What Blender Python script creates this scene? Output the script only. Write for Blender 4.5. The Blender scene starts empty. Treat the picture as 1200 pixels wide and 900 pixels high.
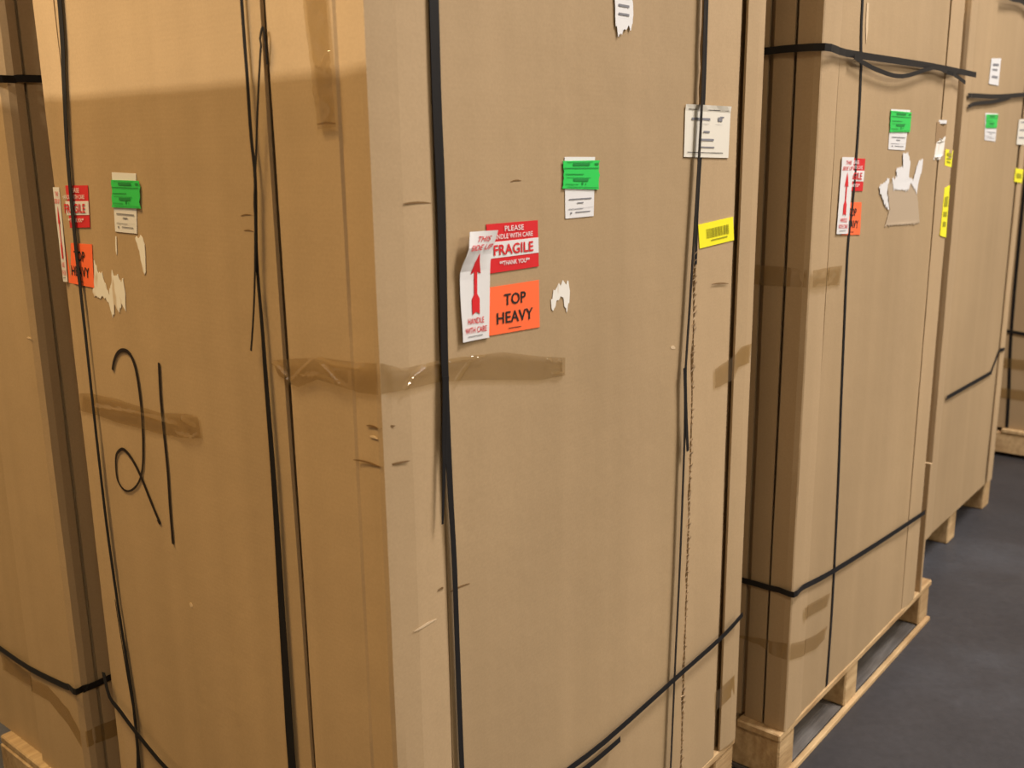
import bpy, bmesh, math, random
from mathutils import Vector, Matrix, noise
from mathutils.geometry import tessellate_polygon

C = bpy.context.scene.collection
S = bpy.context.scene
R = math.radians

# ---------------------------------------------------------------- camera
cam = bpy.data.objects.new('camera', bpy.data.cameras.new('camera'))
C.objects.link(cam)
cam.data.sensor_width = 36.0
cam.data.lens = 34.8
cam.matrix_world = Matrix.Translation((0, 0, 1.49)) @ Matrix.Rotation(R(90 - 13.10), 4, 'X') @ Matrix.Rotation(R(-0.782), 4, 'Z')
cam.data.dof.use_dof = True
cam.data.dof.focus_distance = 1.75
cam.data.dof.aperture_fstop = 5.0
S.camera = cam

# ---------------------------------------------------------------- view and world
S.view_settings.view_transform = 'Standard'
S.view_settings.look = 'None'
S.view_settings.gamma = 1.0
S.view_settings.use_curve_mapping = False
S.view_settings.exposure = 0.0
W = bpy.data.worlds.new('world'); S.world = W
W.use_nodes = True
W.node_tree.nodes['Background'].inputs[0].default_value = (1.0, 0.85, 0.68, 1)
W.node_tree.nodes['Background'].inputs[1].default_value = 0.05

# the row of cartons runs along axis a, its depth along axis b
ROW = R(50.158)
OX, OY = -0.17145, 1.26734
AX = Vector((math.cos(ROW), math.sin(ROW), 0)); BX = Vector((-math.sin(ROW), math.cos(ROW), 0))
def P(a, b, z=0.0):
    return Vector((OX, OY, 0)) + AX * a + BX * b + Vector((0, 0, z))

# ---------------------------------------------------------------- lamps of the hall and added fill lamps (above the frame)
# a, b, z, size, power, colour, target
LAMPS = [
    # aisle lamps on the open side of the row
    (3.4, -6.4, 5.4, 1.2, 240, (1.0, 0.93, 0.80)),
    (7.6, -5.6, 5.4, 1.2, 320, (1.0, 0.93, 0.88)),
    (2.1, -2.1, 5.4, 1.2, 350, (1.0, 0.93, 0.90)),  # added close to the row so its faces brighten towards the top
    # warm lamp on the left, partly screened from the row by the added carton facing it
    (-5.5, 0.42, 5.07, 0.05, 300, (1.0, 0.88, 0.72)),
    (-1.6, 1.3, 5.4, 1.2, 285, (1.0, 0.69, 0.32)),  # added fill, warms the left face below the shadow line
    (0.8, 5.2, 5.4, 1.2, 60, (1.0, 0.78, 0.52)),
    (-3.0, -4.6, 5.4, 1.2, 170, (1.0, 0.84, 0.62)),  # added weak fill for the dark ends in the gaps
]

# ---------------------------------------------------------------- materials
def mat(name, col, rough=0.6, spec=0.3, metal=0.0):
    m = bpy.data.materials.new(name); m.use_nodes = True
    p = m.node_tree.nodes['Principled BSDF']
    p.inputs['Base Color'].default_value = (*col, 1)
    p.inputs['Roughness'].default_value = rough
    p.inputs['Specular IOR Level'].default_value = spec
    p.inputs['Metallic'].default_value = metal
    return m
def nodes(m): return m.node_tree.nodes, m.node_tree.links, m.node_tree.nodes['Principled BSDF']
def coords(m, scale):
    N, L, p = nodes(m)
    tc = N.new('ShaderNodeTexCoord'); mp = N.new('ShaderNodeMapping')
    mp.inputs['Scale'].default_value = scale
    L.new(tc.outputs['Object'], mp.inputs['Vector'])
    return mp.outputs['Vector']
def ntex(m, vec, scale, detail=3, rough=0.5):
    N, L, p = nodes(m)
    t = N.new('ShaderNodeTexNoise'); t.inputs['Scale'].default_value = scale
    t.inputs['Detail'].default_value = detail; t.inputs['Roughness'].default_value = rough
    L.new(vec, t.inputs['Vector']); return t.outputs['Fac']
def ramp(m, fac, stops):
    N, L, p = nodes(m)
    r = N.new('ShaderNodeValToRGB'); r.color_ramp.elements.remove(r.color_ramp.elements[1])
    r.color_ramp.elements[0].position = stops[0][0]; r.color_ramp.elements[0].color = (*stops[0][1], 1)
    for q, c in stops[1:]:
        e = r.color_ramp.elements.new(q); e.color = (*c, 1)
    L.new(fac, r.inputs['Fac']); return r.outputs['Color']
def mixc(m, a, b, fac, mode='MULTIPLY'):
    N, L, p = nodes(m)
    x = N.new('ShaderNodeMix'); x.data_type = 'RGBA'; x.blend_type = mode
    x.inputs['Factor'].default_value = fac
    L.new(a, x.inputs['A']); L.new(b, x.inputs['B']); return x.outputs['Result']
def bump(m, h, strength, dist):
    N, L, p = nodes(m)
    b = N.new('ShaderNodeBump'); b.inputs['Strength'].default_value = strength; b.inputs['Distance'].default_value = dist
    L.new(h, b.inputs['Height']); L.new(b.outputs['Normal'], p.inputs['Normal'])

def kraft(name, c):
    m = mat(name, c, 0.62, 0.22)
    N, L, p = nodes(m)
    v = coords(m, (1, 1, 0.35)); v2 = coords(m, (1, 1, 1)); v3 = coords(m, (14, 14, 0.25))
    big = ramp(m, ntex(m, v, 2.2, 3), [(0.3, tuple(x * 0.90 for x in c)), (0.7, tuple(min(1, x * 1.08) for x in c))])
    fib = ramp(m, ntex(m, v2, 260, 2), [(0.3, (0.93, 0.93, 0.92)), (0.7, (1, 1, 1))])
    stre = ramp(m, ntex(m, v3, 1.0, 2), [(0.35, (0.94, 0.94, 0.93)), (0.65, (1, 1, 1))])
    col = mixc(m, mixc(m, big, fib, 1.0), stre, 1.0)
    L.new(col, p.inputs['Base Color'])
    # corrugation telegraphing faintly through the liner, plus soft dents
    w = N.new('ShaderNodeTexWave'); w.bands_direction = 'Z'; w.inputs['Scale'].default_value = 42; w.inputs['Distortion'].default_value = 0.6
    L.new(v2, w.inputs['Vector'])
    n = ntex(m, v2, 9, 3)
    a = N.new('ShaderNodeMath'); a.operation = 'MULTIPLY_ADD'; a.inputs[1].default_value = 0.012
    L.new(w.outputs['Fac'], a.inputs[0]); L.new(n, a.inputs[2])
    bump(m, a.outputs[0], 0.35, 0.006)
    return m
M = {}
M['kraft'] = kraft('kraft_board', (0.445, 0.313, 0.176))
M['kraft_light'] = kraft('kraft_board_light', (0.482, 0.341, 0.195))
M['kraft_edge'] = mat('torn_board_edge', (0.33, 0.22, 0.12), 0.8, 0.1)
M['crease'] = mat('crease', (0.20, 0.12, 0.055), 0.9, 0.05)
M['scuff'] = mat('scuffed_board', (0.62, 0.47, 0.30), 0.8, 0.1)
M['strap'] = mat('black_strap', (0.012, 0.011, 0.011), 0.42, 0.28)
M['red'] = mat('red_print', (0.68, 0.025, 0.03), 0.45)
M['orange'] = mat('orange_label', (1.0, 0.17, 0.055), 0.5)
M['green'] = mat('green_label', (0.035, 0.62, 0.10), 0.4)
M['dgreen'] = mat('dark_green_print', (0.015, 0.26, 0.05), 0.5)
M['yellow'] = mat('yellow_label', (0.95, 0.88, 0.03), 0.4)
M['olive'] = mat('olive_print', (0.36, 0.34, 0.02), 0.5)
M['white'] = mat('white_paper', (0.76, 0.75, 0.74), 0.5)
M['cream'] = mat('cream_paper', (0.74, 0.70, 0.60), 0.6)
M['ink'] = mat('black_print', (0.025, 0.022, 0.02), 0.6)
M['grey'] = mat('grey_print', (0.22, 0.22, 0.24), 0.6)
M['marker'] = mat('marker_ink', (0.022, 0.014, 0.010), 0.55, 0.2)
M['residue'] = mat('adhesive_residue', (0.47, 0.365, 0.25), 0.5, 0.3)
m = M['paper_torn'] = mat('torn_white_paper', (0.72, 0.66, 0.56), 0.8, 0.1)
N_, L_, p_ = nodes(m)
L_.new(ramp(m, ntex(m, coords(m, (1, 1, 0.3)), 60, 3), [(0.30, (0.60, 0.49, 0.36)), (0.45, (0.80, 0.77, 0.70))]), p_.inputs['Base Color'])
# brown packing tape: half-clear glossy film
m = M['tape'] = mat('packing_tape', (0.24, 0.155, 0.06), 0.12, 0.6)
N_, L_, p_ = nodes(m)
tr = N_.new('ShaderNodeBsdfTransparent'); tr.inputs[0].default_value = (0.96, 0.90, 0.76, 1)
mx = N_.new('ShaderNodeMixShader'); mx.inputs[0].default_value = 0.20
L_.new(tr.outputs[0], mx.inputs[1]); L_.new(p_.outputs[0], mx.inputs[2]); 
gl = N_.new('ShaderNodeBsdfGlossy'); gl.inputs['Roughness'].default_value = 0.07
m2 = N_.new('ShaderNodeMixShader'); m2.inputs[0].default_value = 0.10; L_.new(mx.outputs[0], m2.inputs[1]); L_.new(gl.outputs[0], m2.inputs[2])
L_.new(m2.outputs[0], N_['Material Output'].inputs[0])
bump(m, ntex(m, coords(m, (1, 1, 1.5)), 22, 3), 0.5, 0.01)
# wood
def wood(name, c1, c2):
    m = mat(name, c1, 0.75, 0.2); N, L, p = nodes(m)
    v = coords(m, (1.2, 14, 9)); v2 = coords(m, (1, 1, 1))
    g = ramp(m, ntex(m, v, 4, 4, 0.6), [(0.3, c2), (0.65, c1)])
    d = ramp(m, ntex(m, v2, 7, 3), [(0.35, (0.62, 0.55, 0.48)), (0.6, (1, 1, 1))])
    L.new(mixc(m, g, d, 0.7), p.inputs['Base Color']); bump(m, ntex(m, v, 12, 3), 0.5, 0.004)
    return m
M['wood'] = wood('pallet_pine', (0.66, 0.47, 0.25), (0.45, 0.29, 0.14))
M['wood_old'] = wood('pallet_pine_worn', (0.50, 0.37, 0.22), (0.30, 0.21, 0.12))
M['wood_grimy'] = wood('pallet_grimy', (0.17, 0.155, 0.14), (0.09, 0.082, 0.076))
# concrete floor
m = M['floor'] = mat('sealed_concrete', (0.085, 0.083, 0.088), 0.42, 0.4)
N_, L_, p_ = nodes(m)
v = coords(m, (1, 1, 1))
c1 = ramp(m, ntex(m, v, 0.9, 5, 0.6), [(0.3, (0.030, 0.028, 0.030)), (0.55, (0.050, 0.048, 0.052)), (0.74, (0.080, 0.084, 0.096))])  # palest stop: worn patches, their bluish tone paints in reflected light
c2 = ramp(m, ntex(m, v, 40, 4, 0.7), [(0.3, (0.75, 0.75, 0.75)), (0.7, (1, 1, 1))])
L_.new(mixc(m, c1, c2, 1.0), p_.inputs['Base Color'])
L_.new(ramp(m, ntex(m, v, 2.0, 4), [(0.3, (0.46, 0.46, 0.46)), (0.7, (0.66, 0.66, 0.66))]), p_.inputs['Roughness'])
bump(m, ntex(m, v, 60, 4), 0.25, 0.004)
M['wall'] = mat('painted_wall', (0.50, 0.45, 0.38), 0.8)
N_, L_, p_ = nodes(M['wall']); L_.new(ramp(M['wall'], ntex(M['wall'], coords(M['wall'], (1, 1, 1)), 1.2, 4), [(0.3, (0.46, 0.41, 0.34)), (0.7, (0.54, 0.49, 0.42))]), p_.inputs['Base Color'])
M['ceil'] = mat('ceiling_deck', (0.55, 0.52, 0.48), 0.8)
M['metal'] = mat('lamp_metal', (0.5, 0.5, 0.5), 0.4, 0.5, 0.8)

# ---------------------------------------------------------------- object helpers
def link(name, verts, faces, m, parent=None, label=None, smooth=False, mats=None, fm=None):
    me = bpy.data.meshes.new(name); me.from_pydata([tuple(v) for v in verts], [], faces); me.update()
    bm = bmesh.new(); bm.from_mesh(me); bmesh.ops.recalc_face_normals(bm, faces=bm.faces); bm.to_mesh(me); bm.free()
    me.materials.append(m)
    if smooth:
        for p in me.polygons: p.use_smooth = True
        me.set_sharp_from_angle(angle=R(35))
    o = bpy.data.objects.new(name, me); C.objects.link(o)
    if parent: o.parent = parent
    if label: o['label'] = label
    return o
def thing(name, label, cat, loc, rotz=0.0, group=None):
    o = bpy.data.objects.new(name, None); C.objects.link(o)
    o.empty_display_size = 0.1
    o.location = loc; o.rotation_euler = (0, 0, rotz); o['label'] = label; o['category'] = cat
    if group: o['group'] = group
    return o
def box_vf(x0, x1, y0, y1, z0, z1, bev=0.0):
    bm = bmesh.new(); bmesh.ops.create_cube(bm, size=1)
    for v in bm.verts:
        v.co = Vector(((x0 + x1) / 2 + v.co.x * (x1 - x0), (y0 + y1) / 2 + v.co.y * (y1 - y0), (z0 + z1) / 2 + v.co.z * (z1 - z0)))
    if bev: bmesh.ops.bevel(bm, geom=bm.edges[:], offset=bev, segments=1, affect='EDGES')
    bm.verts.ensure_lookup_table(); bm.verts.index_update()
    r = [v.co.copy() for v in bm.verts], [tuple(v.index for v in f.verts) for f in bm.faces]
    bm.free(); return r
def box(name, dims, m, parent=None, bev=0.0, label=None):
    v, f = box_vf(*dims, bev); return link(name, v, f, m, parent, label)
def smooth_path(pts, n=6):
    if len(pts) < 3: return [tuple(p) for p in pts]
    out = []; q = [pts[0]] + list(pts) + [pts[-1]]
    for i in range(1, len(q) - 2):
        p0, p1, p2, p3 = q[i - 1], q[i], q[i + 1], q[i + 2]
        for k in range(n):
            t = k / n
            out.append(tuple(0.5 * (2 * b + (c - a) * t + (2 * a - 5 * b + 4 * c - d) * t * t + (3 * b - a - 3 * c + d) * t ** 3) for a, b, c, d in zip(p0, p1, p2, p3)))
    out.append(tuple(pts[-1])); return out

FOLDS = {(4.7, 'A'): (0.45, 0.012, 0.812)}   # sheets that break slightly along an upright line
PT = 0.14          # top of every pallet
class Carton:
    """A carton in row coordinates: local x = a, local y = b, local z from the pallet top."""
    def __init__(s, a, b, wa, wb, top, seed, label, panelsA, panelsB, group='tall strapped cartons on pallets'):
        s.wa, s.wb, s.h, s.seed = wa, wb, top - PT, seed
        s.pan = {'A': panelsA, 'B': panelsB}
        s.o = thing('carton', label, 'carton', P(a, b, PT), ROW, group)
    # outward offset of the board surface at (u, z) on face A (-b side) or B (-a side)
    def surf(s, F, u, z):
        off = s.pan[F][0][2]
        fo = FOLDS.get((s.seed, F)); ex = -max(0.0, u - fo[0]) * fo[1] if fo and u < fo[2] else 0.0
        for p in s.pan[F]:
            if u >= p[0] - 0.012: off = p[2]
        k = 1.0
        if callable(off): off = off(u); k = 0.3
        e = Vector((u * 1.3 + s.seed, z * 0.8, 3.1 if F == 'A' else 7.7))
        d = k * (0.0050 * noise.noise(e) + 0.0016 * noise.noise(e * 4.1))
        return off + d + ex
    def pt(s, F, u, z, off=0.0, base=None):
        d = (s.surf(F, u, z) if base is None else base) + off
        return Vector((u, -d, z - PT)) if F == 'A' else Vector((-d, u, z - PT))
    def board(s, F, u0, u1, z0, z1, nu, nz, name='side_panel', m='kraft', thick=0.006, ragged=None):
        """one sheet of corrugated board, gently bowed, with its own thickness"""
        v = []; f = []
        zs = [z0 + (z1 - z0) * j / nz for j in range(nz + 1)]
        for side in (0, 1):
            for z in zs:
                for i in range(nu + 1):
                    t = i / nu; u = u0 + (u1 - u0) * t
                    if ragged and i == nu: u += ragged * noise.noise(Vector((z * 31, s.seed, 0))) + ragged * 0.7 * noise.noise(Vector((z * 90, 5, 0)))
                    um = min(max(u, u0 + 1e-4), u1 - 1e-4)
                    q = s.pt(F, u, z, 0, s.surf(F, um, z) - side * thick)
                    v.append(q)
        K = (nu + 1) * (nz + 1)
        for j in range(nz):
            for i in range(nu):
                a = j * (nu + 1) + i
                f.append((a, a + 1, a + nu + 2, a + nu + 1)); f.append((K + a + nu + 1, K + a + nu + 2, K + a + 1, K + a))
        for j in range(nz):
            a = j * (nu + 1); b = a + nu
            f.append((a, a + nu + 1, K + a + nu + 1, K + a)); f.append((b + nu + 1, b, K + b, K + b + nu + 1))
        for i in range(nu):
            a = i; b = nz * (nu + 1) + i
            f.append((a + 1, a, K + a, K + a + 1)); f.append((b, b + 1, K + b + 1, K + b))
        return link(name, v, f, M[m], s.o, smooth=True)
    def profile(s, pts, z0, z1, nz, name='corner_board', m='kraft_light', thick=0.005):
        """folded sheet: outline pts in plan (local x, y), extruded upwards, with creases wandering slightly"""
        ins = []
        for i, p in enumerate(pts):
            p = Vector(p); a = Vector(pts[max(i - 1, 0)]); b = Vector(pts[min(i + 1, len(pts) - 1)])
            t = (b - a).normalized(); n = Vector((-t.y, t.x)); c = Vector((s.wa / 2, s.wb / 2))
            if n.dot(c - p) < 0: n = -n
            ins.append(p + n * thick)
        v = []; n = len(pts)
        for side in (pts, ins):
            for j in range(nz + 1):
                z = z0 + (z1 - z0) * j / nz
                for i, p in enumerate(side):
                    w = 0.0035 * noise.noise(Vector((z * 1.1, i * 0.7, s.seed))) + 0.0012 * noise.noise(Vector((z * 7, i, s.seed)))
                    v.append(Vector((p[0] + w, p[1] + w * 0.8, z - PT)))
        K = n * (nz + 1); f = []
        for j in range(nz):
            for i in range(n - 1):
                a = j * n + i
                f.append((a, a + 1, a + n + 1, a + n)); f.append((K + a + n, K + a + n + 1, K + a + 1, K + a))
            a = j * n; b = a + n - 1
            f.append((a, a + n, K + a + n, K + a)); f.append((b + n, b, K + b, K + b + n))
        for i in range(n - 1):
            b = nz * n + i
            f.append((i + 1, i, K + i, K + i + 1)); f.append((b, b + 1, K + b + 1, K + b))
        o = link(name, v, f, M[m], s.o, smooth=True)
        o.data.set_sharp_from_angle(angle=R(5))
        return o
    def ribbon(s, name, pts, nrm, w, thick=0.0009, m='strap', parent=None, label=None, twist=None):
        """flat band through 3-D points; w and twist may vary along it"""
        v = []; f = []; n = len(pts)
        for i, p in enumerate(pts):
            p = Vector(p); t = (Vector(pts[min(i + 1, n - 1)]) - Vector(pts[max(i - 1, 0)])).normalized()
            N = Vector(nrm[i]); N = (N - t * N.dot(t)).normalized(); sd = t.cross(N)
            k = i / (n - 1)
            tw = twist(k) if twist else 0.0
            sd, N = sd * math.cos(tw) + N * math.sin(tw), N * math.cos(tw) - sd * math.sin(tw)
            ww = (w(k) if callable(w) else w) / 2
            v += [p - sd * ww, p + sd * ww, p + sd * ww - N * thick, p - sd * ww - N * thick]
        for i in range(n - 1):
            a = i * 4; b = a + 4
            for k in range(4): f.append((a + k, a + (k + 1) % 4, b + (k + 1) % 4, b + k))
        f.append((3, 2, 1, 0)); f.append(tuple(4 * (n - 1) + k for k in range(4)))
        return link(name, v, f, M[m], parent or s.o, label, smooth=False)
    def strap(s, F, path, w=0.014, lift=0.0045, name='strap', twist=None, parent=None, m='strap', thick=0.0009, sm=5, label=None):
        """path: (u, z) or (u, z, extra lift)"""
        q = smooth_path([(p[0], p[1], p[2] if len(p) > 2 else 0.0) for p in path], sm)
        N = Vector((0, -1, 0)) if F == 'A' else Vector((-1, 0, 0))
        return s.ribbon(name, [s.pt(F, u, z, lift + e) for u, z, e in q], [N] * len(q), w, thick, m, parent, label, twist)
    def hoop(s, partA, partB, w=0.014, lift=0.006, zb=None, label=None, fullA=True):
        """strap round the carton: B path (far to corner) then A path (corner to far), closed round the back"""
        pts = []; nr = []
        for u, z in partB[::-1]: pts.append(s.pt('B', u, z, lift)); nr.append(Vector((-1, 0, 0)))
        zc = (partA[0][1] + partB[0][1]) / 2
        pts.append(Vector((-0.005 - lift, -0.005 - lift, zc - PT))); nr.append(Vector((-1, -1, 0)))
        for u, z in partA: pts.append(s.pt('A', u, z, lift)); nr.append(Vector((0, -1, 0)))
        pts = smooth_path(pts, 3); n2 = []
        for p in pts:
            n2.append(Vector((0, -1, 0)) if p[0] > 0.02 else (Vector((-1, 0, 0)) if p[1] > 0.02 else Vector((-1, -1, 0))))
        return s.ribbon('strap', pts, n2, w, 0.0009, 'strap', label=label)
    # ---- flat things stuck on a face: quad = TL, TR, BR, BL in (u, z) as the viewer sees them
    def bil(s, quad, a, b):
        tl, tr, br, bl = quad[:4]
        x = (tl[0] * (1 - a) + tr[0] * a) * (1 - b) + (bl[0] * (1 - a) + br[0] * a) * b
        z = (tl[1] * (1 - a) + tr[1] * a) * (1 - b) + (bl[1] * (1 - a) + br[1] * a) * b
        return x, z
    def patch(s, F, quad, name, m, off=0.0014, parent=None, label=None, curl=None, n=6, reg=(0, 0, 1, 1), wob=0.0):
        v = []; f = []; K = (n + 1) ** 2
        for side in (0, 1):
            for j in range(n + 1):
                for i in range(n + 1):
                    a = reg[0] + (reg[2] - reg[0]) * i / n; b = reg[1] + (reg[3] - reg[1]) * j / n
                    u, z = s.bil(quad, a, b)
                    e = curl(a, b) if curl else 0.0
                    if wob and i in (0, n): u += wob * noise.noise(Vector((z * 120, i, 1)))
                    v.append(s.pt(F, u, z, off + e - side * 0.0006))
        for j in range(n):
            for i in range(n):
                a = j * (n + 1) + i
                f.append((a, a + 1, a + n + 2, a + n + 1)); f.append((K + a + n + 1, K + a + n + 2, K + a + 1, K + a))
            for a, sg in ((j * (n + 1), 0), (j * (n + 1) + n, 1)): f.append((a, a + n + 1, K + a + n + 1, K + a))
            a = j; b = n * (n + 1) + j
            f.append((a, a + 1, K + a + 1, K + a)); f.append((b, b + 1, K + b + 1, K + b))
        return link(name, v, f, M[m], parent or s.o, label)
    def poly(s, F, pts, name, m, off=0.0012, parent=None, label=None, quad=None, curl=None, base=None):
        """closed outline stuck on a face, a thin solid; pts in (u, z) or, with quad, in label space"""
        if name in ('torn_paper', 'adhesive_patch', 'torn_label') and not quad:
            q = []
            for i, p in enumerate(pts):
                p2 = pts[(i + 1) % len(pts)]; k = max(1, int(math.dist(p, p2) / 0.003))
                q += [(p[0] + (p2[0] - p[0]) * j / k, p[1] + (p2[1] - p[1]) * j / k) for j in range(k)]
            pts = [(x + 0.0016 * noise.noise(Vector((x * 300, z * 60, 2))), z + 0.010 * noise.noise(Vector((x * 260, z * 40, 9)))) for x, z in q]
        if quad: uv = [s.bil(quad, *p) for p in pts]
        else: uv = pts
        tri = tessellate_polygon([[Vector((u, z, 0)) for u, z in uv]])
        n = len(uv)
        e = [curl(*p) if curl else 0.0 for p in pts]
        v = [s.pt(F, u, z, off + e[i], base) for i, (u, z) in enumerate(uv)] + [s.pt(F, u, z, off + e[i] - 0.0005, base) for i, (u, z) in enumerate(uv)]
        f = [tuple(t) for t in tri] + [(n + t[2], n + t[1], n + t[0]) for t in tri] + [(i, (i + 1) % n, n + (i + 1) % n, n + i) for i in range(n)]
        return link(name, v, f, M[m], parent or s.o, label)
    def rects(s, F, quad, rs, name, m, off, parent, curl=None, label=None):
        if name in ('ruled_lines', 'printed_bars') and len(rs) > 1:
            return [s.rects(F, quad, [r], {'ruled_lines': 'ruled_line', 'printed_bars': 'printed_bar'}[name], m, off, parent, curl, label) for r in rs]
        v = []; f = []
        for r in rs:
            k = max(1, int((r[2] - r[0]) / 0.2)); b0 = len(v)
            for i in range(k + 1):
                a = r[0] + (r[2] - r[0]) * i / k
                for b in (r[1], r[3]):
                    u, z = s.bil(quad, a, b); v.append(s.pt(F, u, z, off + (curl(a, b) if curl else 0)))
            for i in range(k): f.append((b0 + 2 * i, b0 + 2 * i + 2, b0 + 2 * i + 3, b0 + 2 * i + 1))
        o = link(name, v, f, M[m], parent, label)
        if len(rs) > 1: o['kind'] = 'stuff'      # print too small to pick apart
        return o
    def text(s, F, quad, lines, name, m, off, parent, curl=None, label=None):
        """lines: (string, a0, b0, a1, b1, bold, shear) boxes in label space"""
        v = []; f = []
        for (t, a0, b0, a1, b1, bold, shear) in lines:
            tv, tf = glyphs(t, bold, shear); base = len(v)
            for x, y in tv:
                a = a0 + (a1 - a0) * x; b = b1 + (b0 - b1) * y
                u, z = s.bil(quad, a, b); v.append(s.pt(F, u, z, off + (curl(a, b) if curl else 0)))
            f += [tuple(base + i for i in q) for q in tf]
            link(name, v, f, M[m], parent, label); v = []; f = []
_G = {}
def glyphs(t, bold=0.0, shear=0.0):
    k = (t, bold, shear)
    if k in _G: return _G[k]
    cu = bpy.data.curves.new('text', 'FONT'); cu.body = t; cu.offset = bold; cu.shear = shear; cu.resolution_u = 3; cu.space_character = 1.02
    ob = bpy.data.objects.new('text', cu); C.objects.link(ob)
    bpy.context.view_layer.update()
    me = bpy.data.meshes.new_from_object(ob.evaluated_get(bpy.context.evaluated_depsgraph_get()))
    xs = [v.co.x for v in me.vertices]; ys = [v.co.y for v in me.vertices]
    x0, x1, y0, y1 = min(xs), max(xs), min(ys), max(ys)
    r = [((v.co.x - x0) / (x1 - x0), (v.co.y - y0) / (y1 - y0)) for v in me.vertices], [tuple(p.vertices) for p in me.polygons]
    bpy.data.objects.remove(ob); bpy.data.curves.remove(cu); bpy.data.meshes.remove(me)
    _G[k] = r; return r

# ---------------------------------------------------------------- stickers
def fragile_label(c, F, q, seed=0):
    o = c.patch(F, q, 'fragile_label', 'red', 0.0014, label='red and white FRAGILE label')
    c.patch(F, q, 'white_band', 'white', 0.0019, o, reg=(0.0, 0.37, 1.0, 0.70), n=4)
    c.text(F, q, [('PLEASE', 0.33, 0.06, 0.70, 0.17, 0.01, 0), ('HANDLE WITH CARE', 0.06, 0.22, 0.88, 0.32, 0.01, 0), ('**THANK YOU**', 0.20, 0.77, 0.80, 0.87, 0.02, 0)], 'lettering', 'white', 0.0025, o)
    c.text(F, q, [('FRAGILE', 0.10, 0.43, 0.88, 0.65, 0.02, 0)], 'lettering', 'red', 0.0028, o)
    return o
def top_heavy_label(c, F, q):
    o = c.patch(F, q, 'top_heavy_label', 'orange', 0.0014, label='bright orange TOP HEAVY label')
    c.text(F, q, [('TOP', 0.30, 0.18, 0.72, 0.42, 0.015, 0), ('HEAVY', 0.16, 0.55, 0.86, 0.79, 0.015, 0)], 'lettering', 'ink', 0.0022, o)
    c.rects(F, q, [(0.38, 0.90, 0.62, 0.915)], 'fine_print', 'ink', 0.0022, o)
    return o
def arrow_label(c, F, q, curl=None):
    o = c.patch(F, q, 'arrow_label', 'white', 0.0034, curl=curl, n=14, label='white THIS SIDE UP label with a red arrow')
    c.text(F, q, [('THIS', 0.34, 0.045, 0.82, 0.095, 0.01, 0.35), ('SIDE UP', 0.08, 0.12, 0.95, 0.17, 0.01, 0.35)], 'lettering', 'red', 0.0042, o, curl)
    c.text(F, q, [('HANDLE', 0.22, 0.79, 0.80, 0.845, 0.01, 0), ('WITH CARE', 0.10, 0.875, 0.90, 0.93, 0.01, 0)], 'lettering', 'red', 0.0042, o, curl)
    L = [(0.52, 0.20), (0.60, 0.28), (0.68, 0.385), (0.57, 0.365), (0.57, 0.46), (0.57, 0.57), (0.65, 0.615), (0.65, 0.69), (0.65, 0.76), (0.52, 0.735)]
    pts = L + [(1.04 - a, b) for a, b in L[::-1][1:-1]]
    c.poly(F, pts, 'arrow', 'red', 0.0044, o, quad=q, curl=curl)
    c.rects(F, q, [(0.2, 0.955, 0.75, 0.962)], 'fine_print', 'grey', 0.0042, o, curl)
    return o
def green_label(c, F, qg, qw):
    w = c.patch(F, qw, 'white_label', 'white', 0.0012, label='white printed slip under the green label')
    c.rects(F, qw, [(0.12, 0.68, 0.90, 0.70), (0.40, 0.745, 0.62, 0.765), (0.10, 0.85, 0.6, 0.858), (0.34, 0.90, 0.86, 0.915), (0.16, 0.90, 0.22, 0.93), (0.12, 0.84, 0.96, 0.843)], 'printed_lines', 'grey', 0.0020, w)
    g = c.patch(F, (qg[0], qg[1], qg[2], qg[3]), 'green_label', 'green', 0.0030, reg=(0, 0.07, 1, 1.0), wob=0.006, n=8, label='bright green label')
    c.rects(F, qg, [(0.02, 0.30, 0.97, 0.325), (0.05, 0.50, 0.55, 0.525), (0.08, 0.62, 0.75, 0.635), (0.05, 0.84, 0.40, 0.86), (0.5, 0.76, 0.54, 0.86), (0.6, 0.80, 0.62, 0.86), (0.10, 0.93, 0.98, 0.945), (0.1, 0.11, 0.8, 0.125)], 'printed_lines', 'dgreen', 0.0038, g)
    c.text(F, qg, [('WWWWMW', 0.26, 0.15, 0.72, 0.23, 0.05, 0), ('WM', 0.84, 0.15, 0.97, 0.21, 0.05, 0), ('WWMMW', 0.26, 0.64, 0.68, 0.73, 0.05, 0)], 'blurred_print', 'dgreen', 0.0039, g) if False else \
        c.rects(F, qg, [(0.26, 0.15, 0.72, 0.23), (0.86, 0.15, 0.97, 0.21), (0.27, 0.65, 0.68, 0.74)], 'printed_bars', 'dgreen', 0.0039, g)
    return g
def barcode_label(c, F, q):
    o = c.patch(F, q, 'barcode_label', 'yellow', 0.0016, label='yellow barcode label')
    rnd = random.Random(4); rs = []; x = 0.20
    while x < 0.86:
        w = rnd.choice([0.008, 0.012, 0.02]); rs.append((x, 0.26, x + w, 0.66)); x += w + rnd.choice([0.008, 0.012, 0.016])
    rs.append((0.32, 0.74, 0.8, 0.80))
    c.rects(F, q, rs, 'barcode', 'olive', 0.0023, o)
    return o
def seg_dist(p, a, b):
    ax, ay = a; bx, by = b; dx, dy = bx - ax, by - ay
    t = max(0, min(1, ((p[0] - ax) * dx + (p[1] - ay) * dy) / max(1e-12, dx * dx + dy * dy)))
    return math.hypot(p[0] - ax - t * dx, p[1] - ay - t * dy)
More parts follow.
